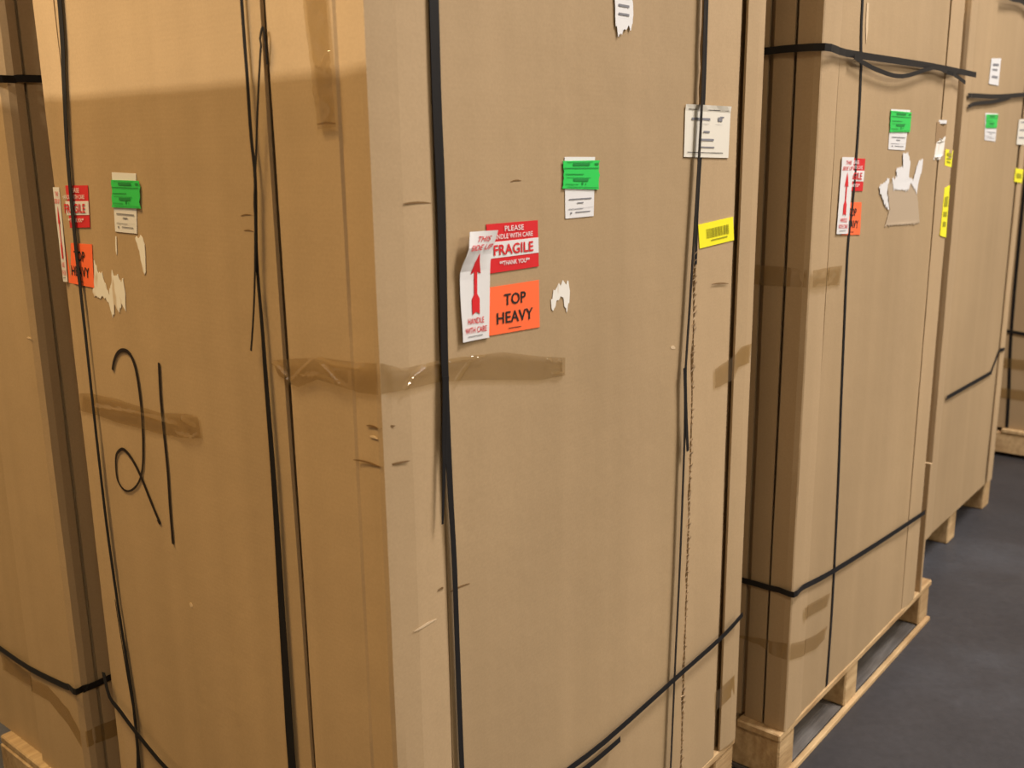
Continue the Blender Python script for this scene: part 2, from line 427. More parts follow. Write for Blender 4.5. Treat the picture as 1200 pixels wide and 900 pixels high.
def tape(c, parts, seed, lift=0.0032, amp=0.006, label=None, wr=1.0, folds=()):
    """parts: list of (face, upper path, lower path) stuck end to end; a wrinkled film"""
    v = []; f = []
    for F, up, lo in parts:
        def res(p, n):
            d = [0]
            for i in range(1, len(p)): d.append(d[-1] + math.dist(p[i], p[i - 1]))
            out = []
            for k in range(n + 1):
                t = d[-1] * k / n; i = 0
                while i < len(p) - 2 and d[i + 1] < t: i += 1
                r = (t - d[i]) / max(1e-9, d[i + 1] - d[i]); out.append(tuple(x + (y - x) * r for x, y in zip(p[i], p[i + 1])))
            return out
        n = max(8, int(math.dist(up[0], up[-1]) / (0.0022 if folds else 0.006))); m = 16 if folds else 8
        U = res(up, n); Lw = res(lo, n); b0 = len(v)
        for i in range(n + 1):
            for j in range(m + 1):
                t = j / m; u = U[i][0] * (1 - t) + Lw[i][0] * t; z = U[i][1] * (1 - t) + Lw[i][1] * t
                e = Vector((u * 22 + z * 14, z * 34 - u * 9, seed))
                r = abs(noise.noise(e)); d = amp * max(0.0, 0.30 - r) / 0.30 * wr * max(0.0, noise.noise(Vector((u * 7, 2, seed))) + 0.25)
                if folds:
                    d = d * 0.4 + max(0.0, 0.0008 * noise.noise(Vector((u * 60, z * 60, seed))))
                    for fd in folds:
                        for q0, q1 in zip(fd[:-1], fd[1:]):
                            d = max(d, 0.0042 * math.exp(-(seg_dist((u, z), q0, q1) / 0.0024) ** 2))
                v.append(c.pt(F, u, z, lift + d))
        for i in range(n):
            for j in range(m):
                a = b0 + i * (m + 1) + j; f.append((a, a + 1, a + m + 2, a + m + 1))
    return link('packing_tape', v, f, M['tape'], c.o, label, smooth=True)

def nick(c, F, x0, z0, x1, z1, name='tear', m='crease', w=0.0022, lift=0.0006):
    return c.strap(F, [(x0, z0), ((x0 + x1) / 2, (z0 + z1) / 2 + 0.0012), (x1, z1)], w=lambda k: w * (0.35 + math.sin(math.pi * k)), lift=lift, name=name, m=m, thick=0.0005, sm=4)

def shell(c, corner_far=0.06, lid=True):
    """inner body, plain far faces and the top cap, same for every carton"""
    box('body', (0.016, c.wa - 0.016, 0.016, c.wb - 0.016, 0.0, c.h - 0.01), M['kraft'], c.o)
    box('side_panel', (c.wa - 0.010, c.wa - 0.002, 0.07, c.wb - 0.07, 0.0, c.h - 0.02), M['kraft'], c.o)
    box('side_panel', (0.07, c.wa - 0.07, c.wb - 0.010, c.wb - 0.002, 0.0, c.h - 0.02), M['kraft'], c.o)
    W_, D_, k = c.wa, c.wb, 0.10
    c.profile([(W_, D_ - k), (W_ + 0.004, D_ - 0.03), (W_ + 0.002, D_ + 0.002), (W_ - 0.03, D_ + 0.004), (W_ - k, D_)], PT, PT + c.h - 0.02, 12)
    # telescoping cap
    v, f = box_vf(-0.018, c.wa + 0.018, -0.018, c.wb + 0.018, c.h - 0.12, c.h + 0.008, 0.003)
    link('lid', v, f, M['kraft_light'], c.o)

def pallet(a, b, wa, wb, label, front_board=True, group='softwood pallets under the cartons', m='wood', nst=3, sw=0.09, along_b=False, lath=False):
    t = thing('pallet', label, 'pallet', P(a, b, 0), ROW, group)
    rnd = random.Random(int(a * 100) + 7)
    z1 = (0.014 if lath else 0.018) if front_board else 0.0
    if along_b:
        for i in range(3):
            y = (wb - 0.05) * i / 2
            box('stringer', (0.008, wa - 0.008, y, y + 0.05, 0.0, 0.120), M[m], t, 0.004)
        for i in range(7):
            x = (wa - 0.11) * i / 6
            box('deck_board', (x, x + 0.11, rnd.uniform(-.004, .004), wb + rnd.uniform(-.004, .008), 0.120, 0.1395), M[m], t, 0.003)
        box('lead_board', (-0.004, 0.008, 0.0, wb, 0.02, 0.120), M[m], t, 0.002)
        return t
    for i in range(nst):
        x = (wa - sw) * (i / (nst - 1) if not (lath and i == 1) else 0.405)
        box('stringer', (x, x + sw, 0.004, wb - 0.004, z1, 0.120), M[m], t, 0.004)
    n = 6; w = wb / (n + 0.0) - 0.025
    for i in range(n):
        y = (wb - w) * i / (n - 1)
        box('deck_board', (-0.006 + rnd.uniform(-.004, .004), wa + 0.006 + rnd.uniform(-.006, .006), y, y + w, 0.120, 0.1395), M[m], t, 0.003)
    if front_board:
        for i in range(3):
            y = (wb - w) * i / 2
            if lath and i == 0: box('bottom_board', (0.0, wa - 0.002, y + 0.012, y + 0.30, 0.0, 0.013), M['wood_grimy'], t, 0.002, 'grey grimy inner board')
            box('bottom_board', (-0.004 + rnd.uniform(-.004, .004), wa + 0.004, y - (0.006 if i == 0 else 0), y + (0.008 if lath and i == 0 else w), 0.0, 0.018 if not lath else 0.014), M[m], t, 0.002)
    return t

# measured positions on each carton face: (distance along the face from the near corner, height above the floor), metres
FA1 = dict(
    strap_main=[(0.114, 1.687), (0.114, 1.557), (0.116, 1.413), (0.112, 1.201), (0.115, 1.037), (0.120, 0.918), (0.123, 0.765), (0.126, 0.560)],
    strap_tail=[(0.110, 1.189), (0.102, 1.092), (0.092, 0.977)],
    strap_l=[(0.809, 1.759), (0.807, 1.577), (0.798, 1.408), (0.786, 1.217), (0.774, 1.069), (0.776, 0.966), (0.773, 0.755), (0.764, 0.497), (0.756, 0.218)],
    strap_l2=[(0.770, 1.087), (0.777, 1.000), (0.788, 0.916)],
    strap_r=[(0.834, 1.761), (0.832, 1.578), (0.824, 1.454), (0.820, 1.359), (0.821, 1.278)],
    torn=[(0.826, 1.311), (0.816, 1.130), (0.812, 0.958), (0.819, 0.777), (0.816, 0.629), (0.823, 0.433), (0.821, 0.194)],
    seamfar=[(0.983, 1.772), (0.986, 1.533), (0.981, 1.281), (0.986, 1.031), (0.985, 0.844), (0.988, 0.648), (1.010, 0.134)],
    low1=[(0.346, 0.423), (0.503, 0.423), (0.763, 0.439), (0.955, 0.450), (1.046, 0.470)],
    low2=[(0.396, 0.403), (0.475, 0.401), (0.551, 0.404)],
    tape_up=[(-0.003, 1.228), (0.024, 1.216), (0.064, 1.214), (0.095, 1.213), (0.171, 1.208), (0.245, 1.201), (0.333, 1.180), (0.398, 1.167)],
    tape_lo=[(-0.011, 1.187), (0.013, 1.186), (0.030, 1.186), (0.101, 1.182), (0.177, 1.171), (0.268, 1.154), (0.333, 1.142), (0.398, 1.138)],
    tapef_up=[(0.906, 1.059), (0.982, 1.072), (1.015, 1.088), (1.062, 1.088)],
    tapef_lo=[(0.909, 1.018), (0.986, 1.022), (1.003, 1.046), (1.054, 1.047)],
    tapelow=[(0.965, 0.308), (1.046, 0.314), (1.050, 0.264), (0.968, 0.259)],
    arrow=[(0.164, 1.384), (0.228, 1.382), (0.216, 1.347), (0.207, 1.228), (0.150, 1.230), (0.145, 1.329)],
    fragile=[(0.213, 1.392), (0.332, 1.391), (0.333, 1.321), (0.217, 1.321)],
    topheavy=[(0.213, 1.301), (0.333, 1.300), (0.334, 1.226), (0.212, 1.230)],
    green=[(0.397, 1.481), (0.494, 1.481), (0.492, 1.431), (0.397, 1.436)],
    gw=[(0.403, 1.484), (0.484, 1.483), (0.480, 1.389), (0.403, 1.389)],
    scrape=[(0.372, 1.282), (0.389, 1.287), (0.410, 1.288), (0.414, 1.275), (0.412, 1.258), (0.405, 1.243), (0.398, 1.249), (0.398, 1.263), (0.389, 1.269), (0.378, 1.263), (0.371, 1.247), (0.365, 1.251), (0.363, 1.264), (0.367, 1.273)],
    paper=[(0.764, 1.573), (0.936, 1.573), (0.933, 1.476), (0.763, 1.480)],
    yellow=[(0.823, 1.354), (0.963, 1.361), (0.971, 1.314), (0.832, 1.308)],
    whitetop=[(0.529, 1.736), (0.583, 1.742), (0.589, 1.706), (0.582, 1.688), (0.564, 1.683), (0.547, 1.673), (0.537, 1.688)],
    nicks=[(0.043, 1.429), (0.098, 1.426), (0.063, 1.427), (-0.046, 1.101), (0.034, 1.086), (-0.014, 1.146), (0.012, 1.139), (0.033, 0.834), (0.083, 0.830), (0.884, 1.234), (0.952, 1.225)],
)
FB1 = dict(
    strap_a=[(0.728, 1.750), (0.742, 1.626), (0.757, 1.500), (0.763, 1.354), (0.763, 1.248), (0.763, 1.124), (0.767, 0.928), (0.767, 0.811), (0.760, 0.673), (0.749, 0.533), (0.744, 0.443), (0.748, 0.304)],
    strap_a2=[(0.760, 0.673), (0.752, 0.569), (0.741, 0.463), (0.735, 0.410), (0.750, 0.309)],
    strap_b=[(0.234, 1.700), (0.233, 1.605), (0.233, 1.518), (0.230, 1.460), (0.239, 1.352), (0.238, 1.250), (0.238, 1.165), (0.238, 1.033), (0.241, 0.909), (0.244, 0.780), (0.245, 0.662), (0.247, 0.518)],
    loop=[(0.265, 1.213), (0.253, 1.265), (0.242, 1.328), (0.233, 1.401), (0.231, 1.433), (0.220, 1.495), (0.211, 1.548), (0.196, 1.625), (0.185, 1.655)],
    seam=[(0.181, 1.691), (0.183, 1.645), (0.187, 1.539), (0.189, 1.394), (0.193, 1.212), (0.195, 1.059), (0.199, 0.920), (0.207, 0.749), (0.219, 0.535)],
    seam0=[(0.185, 1.655), (0.182, 1.638), (0.185, 1.539), (0.189, 1.394)],
    low=[(0.824, 0.497), (0.813, 0.451), (0.778, 0.434), (0.720, 0.406), (0.608, 0.364)],
    tape_up=[(0.003, 1.227), (0.030, 1.224), (0.069, 1.222), (0.110, 1.222), (0.151, 1.215), (0.184, 1.210), (0.226, 1.202)],
    tape_lo=[(0.013, 1.183), (0.038, 1.182), (0.065, 1.185), (0.120, 1.189), (0.143, 1.180), (0.166, 1.171), (0.212, 1.181)],
    tapetop=[(0.106, 1.692), (0.060, 1.687), (0.054, 1.526), (0.089, 1.524)],
    tl_up=[(0.815, 1.068), (0.767, 1.075), (0.683, 1.077), (0.605, 1.075), (0.546, 1.073), (0.468, 1.084), (0.434, 1.084)],
    tl_lo=[(0.823, 1.034), (0.763, 1.036), (0.692, 1.033), (0.612, 1.035), (0.553, 1.035), (0.488, 1.039), (0.429, 1.049)],
    two=[(0.687, 1.129), (0.678, 1.147), (0.663, 1.162), (0.645, 1.169), (0.626, 1.166), (0.613, 1.150), (0.607, 1.121), (0.605, 1.087), (0.606, 1.053), (0.612, 1.006), (0.623, 0.960), (0.642, 0.929), (0.672, 0.908), (0.696, 0.905), (0.714, 0.919), (0.715, 0.944), (0.708, 0.968), (0.690, 0.982), (0.675, 0.983), (0.655, 0.971), (0.634, 0.947), (0.614, 0.914), (0.597, 0.886), (0.584, 0.866), (0.591, 0.872)],
    one=[(0.536, 1.160), (0.541, 1.104), (0.542, 1.048), (0.542, 0.973), (0.546, 0.903), (0.548, 0.836)],
    arrow=[(0.826, 1.443), (0.804, 1.443), (0.805, 1.412), (0.812, 1.277), (0.838, 1.275), (0.830, 1.412)],
    fragile=[(0.803, 1.446), (0.707, 1.447), (0.714, 1.376), (0.802, 1.372)],
    topheavy=[(0.805, 1.346), (0.714, 1.347), (0.722, 1.271), (0.809, 1.274)],
    green=[(0.626, 1.460), (0.540, 1.459), (0.546, 1.412), (0.631, 1.412)],
    gw=[(0.625, 1.469), (0.551, 1.467), (0.566, 1.371), (0.633, 1.372)],
    scr1=[(0.712, 1.318), (0.702, 1.295), (0.692, 1.301), (0.679, 1.270), (0.675, 1.263), (0.665, 1.281), (0.658, 1.304), (0.643, 1.293), (0.639, 1.299), (0.630, 1.288), (0.623, 1.296), (0.621, 1.267), (0.625, 1.243), (0.636, 1.247), (0.646, 1.237), (0.658, 1.245), (0.671, 1.224), (0.678, 1.248), (0.690, 1.257), (0.714, 1.255), (0.728, 1.259)],
    scr2=[(0.572, 1.366), (0.552, 1.366), (0.546, 1.356), (0.551, 1.310), (0.559, 1.310), (0.563, 1.335)],
    scr3=[(0.635, 1.359), (0.630, 1.360), (0.635, 1.337), (0.639, 1.342)],
    fold=[(0.482, 1.721), (0.485, 1.599), (0.521, 1.337)],
    nick=[(0.515, 0.730)],
    nicks2=[(0.277, 1.408), (0.256, 1.410), (0.275, 1.387), (0.253, 1.387)],
)
FA2 = dict(
    strap=[(0.202, 1.808), (0.218, 1.663), (0.225, 1.536), (0.221, 1.386), (0.207, 1.252), (0.226, 0.948), (0.246, 0.620), (0.256, 0.343), (0.256, 0.123)],
    up1=[(-0.020, 1.686), (0.058, 1.688), (0.141, 1.687), (0.382, 1.689), (0.688, 1.692), (1.056, 1.689)],
    up2=[(-0.019, 1.681), (0.142, 1.681), (0.279, 1.662), (0.446, 1.656), (0.670, 1.687), (0.795, 1.683), (0.943, 1.663)],
    low=[(-0.011, 0.512), (0.037, 0.499), (0.111, 0.485), (0.242, 0.470), (0.572, 0.442), (0.848, 0.426)],
    green=[(0.416, 1.581), (0.566, 1.580), (0.565, 1.529), (0.421, 1.528)],
    gw=[(0.421, 1.581), (0.559, 1.582), (0.544, 1.485), (0.423, 1.488)],
    fragile=[(0.147, 1.471), (0.279, 1.468), (0.276, 1.395), (0.173, 1.401)],
    arrow=[(0.137, 1.473), (0.206, 1.472), (0.199, 1.303), (0.130, 1.307)],
    topheavy=[(0.182, 1.374), (0.275, 1.370), (0.278, 1.295), (0.184, 1.302)],
    s1=[(0.527, 1.477), (0.564, 1.479), (0.588, 1.456), (0.584, 1.420), (0.624, 1.412), (0.643, 1.444), (0.659, 1.459), (0.692, 1.461), (0.686, 1.432), (0.666, 1.405), (0.660, 1.372), (0.643, 1.386), (0.600, 1.405), (0.591, 1.388), (0.479, 1.390), (0.462, 1.415), (0.496, 1.422), (0.486, 1.441), (0.534, 1.446)],
    s2=[(0.421, 1.416), (0.443, 1.419), (0.432, 1.387), (0.460, 1.339), (0.427, 1.357), (0.386, 1.389), (0.378, 1.401)],
    res=[(0.427, 1.412), (0.652, 1.405), (0.706, 1.295), (0.437, 1.305), (0.465, 1.345)],
    tear1=[(0.786, 1.557), (0.852, 1.558), (0.847, 1.520), (0.787, 1.502)],
    tear2=[(0.799, 1.508), (0.847, 1.520), (0.839, 1.470), (0.784, 1.457)],
    yel1=[(0.857, 1.486), (0.926, 1.483), (0.923, 1.437), (0.861, 1.443)],
    yel2=[(0.877, 1.382), (0.922, 1.388), (0.923, 1.243), (0.867, 1.252)],
    tape_up=[(-0.025, 1.243), (0.019, 1.239), (0.079, 1.238), (0.175, 1.233)],
    tape_lo=[(-0.020, 1.206), (0.038, 1.200), (0.108, 1.196), (0.167, 1.189)],
    tl_up=[(0.006, 0.370), (0.106, 0.338), (0.168, 0.326), (0.226, 0.324)],
    tl_lo=[(0.011, 0.324), (0.075, 0.306), (0.163, 0.287), (0.215, 0.293)],
    tf=[(0.069, 0.433), (0.235, 0.411), (0.218, 0.380), (0.073, 0.400)],
    fold=[(0.458, 1.230), (0.499, 0.782), (0.497, 0.497), (0.549, 0.151)],
)
FB2 = dict(
    up=[(0.009, 1.688), (0.068, 1.693), (0.137, 1.692)],
    low=[(0.005, 0.507), (0.025, 0.499), (0.051, 0.496), (0.138, 0.495)],
    seam1=[(0.060, 1.788), (0.062, 1.621), (0.053, 1.267), (0.045, 0.683), (0.038, 0.276)],
    seam2=[(0.110, 1.623), (0.106, 1.202), (0.097, 0.671), (0.101, 0.455)],
    seam3=[(0.100, 1.691)],
    tape_up=[(0.011, 1.240), (0.054, 1.244), (0.126, 1.244)],
    tape_lo=[(0.009, 1.203), (0.052, 1.202), (0.124, 1.200)],
    tl_up=[(-0.002, 0.373), (0.042, 0.363), (0.072, 0.360), (0.132, 0.348)],
    tl_lo=[(-0.005, 0.331), (0.038, 0.329), (0.071, 0.343), (0.132, 0.343)],
)
FA3 = dict(
    up1=[(0.127, 1.655), (0.327, 1.659), (0.545, 1.669), (0.820, 1.685)],
    up2=[(0.135, 1.631), (0.333, 1.642), (0.547, 1.663)],
    top=[(0.372, 1.980), (0.537, 1.989), (0.695, 1.984)],
    low=[(0.091, 0.640), (0.660, 0.630), (0.709, 0.662), (0.758, 0.699), (0.822, 0.696)],
    white=[(0.285, 1.782), (0.399, 1.789), (0.399, 1.698), (0.282, 1.699)],
    green=[(0.284, 1.602), (0.433, 1.605), (0.428, 1.555), (0.290, 1.554)],
    gw=[(0.273, 1.604), (0.433, 1.605), (0.434, 1.509), (0.293, 1.514)],
    paper=[(0.720, 1.589), (0.819, 1.594), (0.834, 1.496), (0.718, 1.499)],
    yel=[(0.740, 1.411), (0.846, 1.403), (0.841, 1.351), (0.735, 1.361)],
    seam=[(0.732, 1.496), (0.769, 1.273), (0.769, 1.076), (0.809, 0.486), (0.823, 0.155)],
    far=[(0.808, 1.622), (0.875, 1.067), (0.836, 0.728), (0.791, 0.429), (0.880, 0.140)],
)
FB0 = dict(
    up=[(0.027, 1.634), (-0.008, 1.632), (-0.025, 1.632)],
    low=[(0.402, 0.366), (0.379, 0.367), (0.203, 0.380), (0.043, 0.395), (0.020, 0.400)],
    corner=[(-0.016, 1.624), (0.028, 0.880), (0.011, 0.468)],
    edge=[(0.260, 0.775), (0.221, 0.543), (0.265, 0.208)],
    marks=[(0.053, 1.383), (0.059, 1.178), (0.009, 1.151)],
    tape=[(0.383, 0.352), (0.255, 0.343), (0.127, 0.363), (0.038, 0.338)],
)
FA0 = dict(
    up=[(0.011, 1.634), (0.075, 1.639)],
    low=[(-0.009, 0.411), (0.016, 0.399), (0.044, 0.393), (0.075, 0.387)],
    edge=[(0.013, 1.625), (0.008, 1.311), (0.015, 1.250), (0.021, 0.880), (0.051, 0.422), (0.053, 0.265)],
    tape=[(-0.017, 0.357), (0.001, 0.301), (0.061, 0.282), (0.053, 0.250), (-0.002, 0.272)],
)
FB4 = dict(
    low=[(0.342, 0.624), (0.212, 0.616)],
    line=[(0.272, 0.821), (0.242, 0.126)],
    t1=[(0.333, 0.489), (0.198, 0.471), (0.319, 0.332), (0.183, 0.321)],
)

# ---------------------------------------------------------------- the hall
def structure(name, corners, m, thick, up):
    """slab with the given footprint corners in row coordinates"""
    v = [P(*c) for c in corners]; v += [p + up * thick for p in v]
    n = len(corners)
    f = [tuple(range(n)), tuple(range(2 * n - 1, n - 1, -1))] + [(i, (i + 1) % n, n + (i + 1) % n, n + i) for i in range(n)]
    o = link(name, v, f, m); o['kind'] = 'structure'; return o
A0, A1, B0, B1, HZ = -8.0, 13.0, -9.5, 7.0, 5.8
structure('floor', [(A0, B0, 0), (A1, B0, 0), (A1, B1, 0), (A0, B1, 0)], M['floor'], 0.1, Vector((0, 0, -1)))
structure('ceiling', [(A0, B0, HZ), (A1, B0, HZ), (A1, B1, HZ), (A0, B1, HZ)], M['ceil'], 0.1, Vector((0, 0, 1)))
structure('wall_back', [(A1, B0, 0), (A1, B1, 0), (A1, B1, HZ), (A1, B0, HZ)], M['wall'], 0.15, AX)
structure('wall_front', [(A0, B0, 0), (A0, B1, 0), (A0, B1, HZ), (A0, B0, HZ)], M['wall'], 0.15, -AX)
structure('wall_left', [(A0, B1, 0), (A1, B1, 0), (A1, B1, HZ), (A0, B1, HZ)], M['wall'], 0.15, BX)
structure('wall_right', [(A0, B0, 0), (A1, B0, 0), (A1, B0, HZ), (A0, B0, HZ)], M['wall'], 0.15, -BX)
LL = ['square ceiling lamp over the middle of the open floor', 'square ceiling lamp over the far end of the open floor', 'square lamp added close to the row to brighten its upper faces',
      'small warm lamp left of the row behind the added screening carton', 'square orange fill lamp added to warm the left side of the nearest carton', 'square ceiling lamp behind the row', 'square fill lamp added behind the camera to lift the dark carton ends']
for (a, b, z, sz, pw, col), lab in zip(LAMPS, LL):
    t = thing('ceiling_lamp', lab, 'lamp', P(a, b, z), ROW, 'lamps on the ceiling')
    h = sz / 2 + 0.03
    box('housing', (-h, h, -h, h, 0.015, 0.10), M['metal'], t, 0.01)
    box('stem', (-0.02, 0.02, -0.02, 0.02, 0.10, HZ - z), M['metal'], t)
    l = bpy.data.lights.new('lamp_light', 'AREA'); l.shape = 'SQUARE'; l.size = sz; l.energy = pw; l.color = col
    lo = bpy.data.objects.new('lamp_light', l); C.objects.link(lo); lo.parent = t; lo.location = (0, 0, 0)
    if sz < 0.5:
        lo.rotation_euler = (0, R(-58), 0)       # tilted towards the row
        lo.location = (0, 0, -0.09)

# ---------------------------------------------------------------- carton in front (handwritten 21)
def interp(tab):
    def f(u):
        for (x0, y0), (x1, y1) in zip(tab[:-1], tab[1:]):
            if u <= x1: return y0 + (y1 - y0) * max(0, (u - x0)) / (x1 - x0)
        return tab[-1][1]
    return f
legA = interp([(0.0, 0.003), (0.010, 0.0078), (0.042, 0.0098), (0.080, 0.0050), (0.104, 0.0025)])
legB = interp([(0.0, 0.009), (0.050, 0.0035), (0.054, 0.0054), (0.12, 0.0050), (0.19, 0.0035)])
c = Carton(0.0, 0.0, 1.068, 0.826, 2.30, 1.3, 'nearest tall kraft carton, with 21 handwritten on its left side', [(0.0, 0.107, legA), (0.113, 0.815, 0.0), (0.826, 0.970, 0.001), (0.998, 1.068, 0.003)],
           [(0.0, 0.186, legB), (0.203, 0.826, 0.0)])
shell(c)
ZT = 2.28
c.board('A', 0.1135, 0.815, PT, ZT, 26, 60, ragged=0.004)
c.board('A', 0.822, 0.970, PT, ZT, 5, 60, 'edge_panel', 'kraft_light')
c.board('B', 0.204, 0.755, PT, ZT, 20, 60)
c.profile([(0.1085, -0.002), (0.080, -0.0045), (0.042, -0.0095), (0.010, -0.0075), (-0.006, -0.0050), (-0.0085, 0.002), (-0.0025, 0.050), (-0.0050, 0.054), (-0.0045, 0.12), (-0.003, 0.188)], PT, ZT, 50)
c.profile([(0.997, -0.001), (1.040, -0.004), (1.066, -0.004), (1.070, 0.0), (1.072, 0.05), (1.070, 0.11)], PT, ZT, 40)
c.profile([(-0.001, 0.758), (-0.005, 0.800), (-0.004, 0.825), (0.0, 0.829), (0.05, 0.832), (0.11, 0.830)], PT, ZT, 40)
D = FA1; E_ = FB1
# straps
tw0 = lambda k: 0.15 * math.sin(3 * k)
low = D['strap_main']
c.strap('A', [(0.114, 2.28, 0.003)] + [(u, z, 0.003) for u, z in low] + [(0.128, 0.35, 0.006), (0.128, PT + 0.003, 0.002)], w=lambda k: 0.020 - 0.0085 * max(0, min(1, (k - 0.25) / 0.3)), twist=lambda k: 0.12, label='black strap near the front corner')
c.strap('A', [(u, z, 0.006) for u, z in D['strap_tail']], w=lambda k: 0.013 * (1 - 0.75 * k), name='strap_tail')
c.strap('A', [(0.812, 2.28, 0.006)] + [(u, z, 0.007) for u, z in D['strap_l']] + [(0.755, PT + 0.003, 0.004)], w=lambda k: 0.0135 - 0.004 * k, twist=lambda k: 0.2)
c.strap('A', [(u, z, 0.008) for u, z in D['strap_l2']], w=lambda k: 0.012 * (1 - 0.3 * k), name='strap_tail')
c.strap('A', [(0.838, 2.28)] + D['strap_r'], w=0.009, lift=0.0005)
c.strap('B', [(0.70, 2.28, 0.002)] + [(u, z, 0.001) for u, z in E_['strap_a']] + [(0.745, PT + 0.003, 0.001)], w=lambda k: 0.015 - 0.007 * min(1, k * 2) + 0.003 * max(0, k * 2 - 1))
c.strap('B', [(u, z, 0.005) for u, z in E_['strap_a2']], w=lambda k: 0.001 + 0.004 * k, name='strap_tail')
c.strap('B', [(0.235, 2.28, 0.004)] + [(u, z, 0.003) for u, z in E_['strap_b']] + [(0.248, PT + 0.003, 0.003)], w=lambda k: 0.0052 + 0.0105 * min(1, max(0, k * 2.2 - 0.95)), twist=lambda k: 0.2)
c.strap('B', [(u, z, 0.006) for u, z in E_['loop']] + [(0.182, 1.645, 0.005), (0.187, 1.61, 0.0)], w=lambda k: 0.0034, label='slack strap end bent into a narrow loop')
# lower strap round the carton and its loose end
c.hoop([(0.02, 0.385), (0.12, 0.40)] + D['low1'], [(0.02, 0.375), (0.3, 0.345), (0.45, 0.345)] + E_['low'][::-1][:-1] + [(0.826, 0.50)], w=0.0125, lift=0.017)
c.strap('A', [(0.30, 0.416, 0.012), (0.34, 0.410, 0.013)] + [(u, z, 0.014) for u, z in D['low2']], w=0.0115, name='strap_tail')
# tape
tape(c, [('A', [(-0.007, 1.228)] + D['tape_up'][1:], [(-0.007, 1.186)] + D['tape_lo'][1:])], 2.0, amp=0.004, folds=[[(.030, 1.186), (.045, 1.203), (.066, 1.209), (.10, 1.210), (.171, 1.203), (.20, 1.203)], [(.171, 1.203), (.14, 1.176)],
    [(.382, 1.165), (.384, 1.148)], [(.365, 1.146), (.39, 1.143)], [(.35, 1.172), (.36, 1.168)]])
tape(c, [('B', [(-0.0062, 1.228)] + E_['tape_up'][1:], [(-0.0062, 1.186)] + E_['tape_lo'][1:])], 5.0, amp=0.004, folds=[[(.226, 1.200), (.210, 1.195), (.185, 1.180), (.183, 1.172)], [(.184, 1.174), (.12, 1.220)],
    [(.12, 1.220), (.095, 1.205), (.07, 1.188)], [(.155, 1.190), (.11, 1.195), (.08, 1.190), (.06, 1.188)], [(.12, 1.218), (.06, 1.214), (0.03, 1.217)]])
tape(c, [('B', E_['tl_up'], E_['tl_lo'])], 8.0, amp=0.003, folds=[[(.76, 1.052), (.62, 1.062), (.50, 1.060)], [(.48, 1.072), (.445, 1.066)], [(.50, 1.045), (.455, 1.045), (.44, 1.052)]])
q = E_['tapetop']; tape(c, [('B', [(q[1][0], 1.98), q[1], q[2]], [(q[0][0], 1.98), q[0], q[3]])], 3.0, amp=0.004, folds=[[(.060, 1.615), (.075, 1.60), (.085, 1.603)], [(.092, 1.575), (.088, 1.56)], [(.065, 1.595), (.058, 1.60)]])
tape(c, [('A', D['tapef_up'], D['tapef_lo'])], 4.0, amp=0.003)
q = D['tapelow']; tape(c, [('A', [q[0], q[1]], [q[3], q[2]])], 6.0, amp=0.002)
# stickers on the right side
curl = lambda a, b: 0.016 * max(0.0, 1 - abs(b - 0.17) / 0.2) * (1 - a) * 0.75 + 0.006 * max(0, 0.2 - b) / 0.2 + 0.003 * (1 - a) ** 3
fragile_label(c, 'A', D['fragile']); top_heavy_label(c, 'A', D['topheavy'])
# the arrow label leans right above its fold
def arrow_quad_A():
    return [(0.156, 1.386), (0.222, 1.384), (0.210, 1.229), (0.152, 1.231)]
class Bent(list): pass
_bil = Carton.bil
def bil2(s, quad, a, b):
    u, z = _bil(s, quad, a, b)
    if isinstance(quad, Bent):
        k = min(b, 0.30) / 0.30
        u += 0.010 * (1 - k) - 0.004 * math.sin(min(1, b / 0.9) * math.pi) * (1 - a)
    return u, z
Carton.bil = bil2
arrow_label(c, 'A', Bent([(0.154, 1.385), (0.220, 1.383), (0.212, 1.228), (0.152, 1.230)]), curl)
green_label(c, 'A', D['green'], D['gw'])
c.poly('A', D['scrape'], 'torn_paper', 'paper_torn', label='white torn paper scrap')
pp = c.patch('A', D['paper'], 'paper_sheet', 'cream', 0.0022, n=8, curl=lambda a, b: 0.004 * max(0, 0.12 - b) / 0.12 * (0.4 + 0.6 * math.sin(6 * a) ** 2), label='cream printed sheet under the strap')
c.rects('A', D['paper'], [(0.06, 0.085, 0.95, 0.095), (0.06, 0.90, 0.85, 0.912)], 'ruled_lines', 'ink', 0.0032, pp)
c.rects('A', D['paper'], [(0.13, 0.245, 0.52, 0.29), (0.70, 0.22, 0.80, 0.30), (0.74, 0.205, 0.84, 0.23), (0.38, 0.49, 0.52, 0.525), (0.30, 0.64, 0.62, 0.68), (0.30, 0.79, 0.64, 0.815)], 'printed_text', 'grey', 0.0032, pp)
c.rects('A', D['paper'], [(0.36, 0.355, 0.50, 0.36), (0.64, 0.355, 0.80, 0.36)], 'fine_print', 'grey', 0.0032, pp)
barcode_label(c, 'A', D['yellow'])
wt = c.poly('A', [(0.527, 1.80), (0.584, 1.80)] + D['whitetop'][1:], 'torn_label', 'white', 0.003, label='crumpled white label')
c.rects('A', [(0.529, 1.80), (0.584, 1.80), (0.586, 1.68), (0.535, 1.68)], [(0.2, 0.1 + 0.11 * i, 0.8, 0.13 + 0.11 * i) for i in range(7)], 'printed_lines', 'grey', 0.0038, wt)
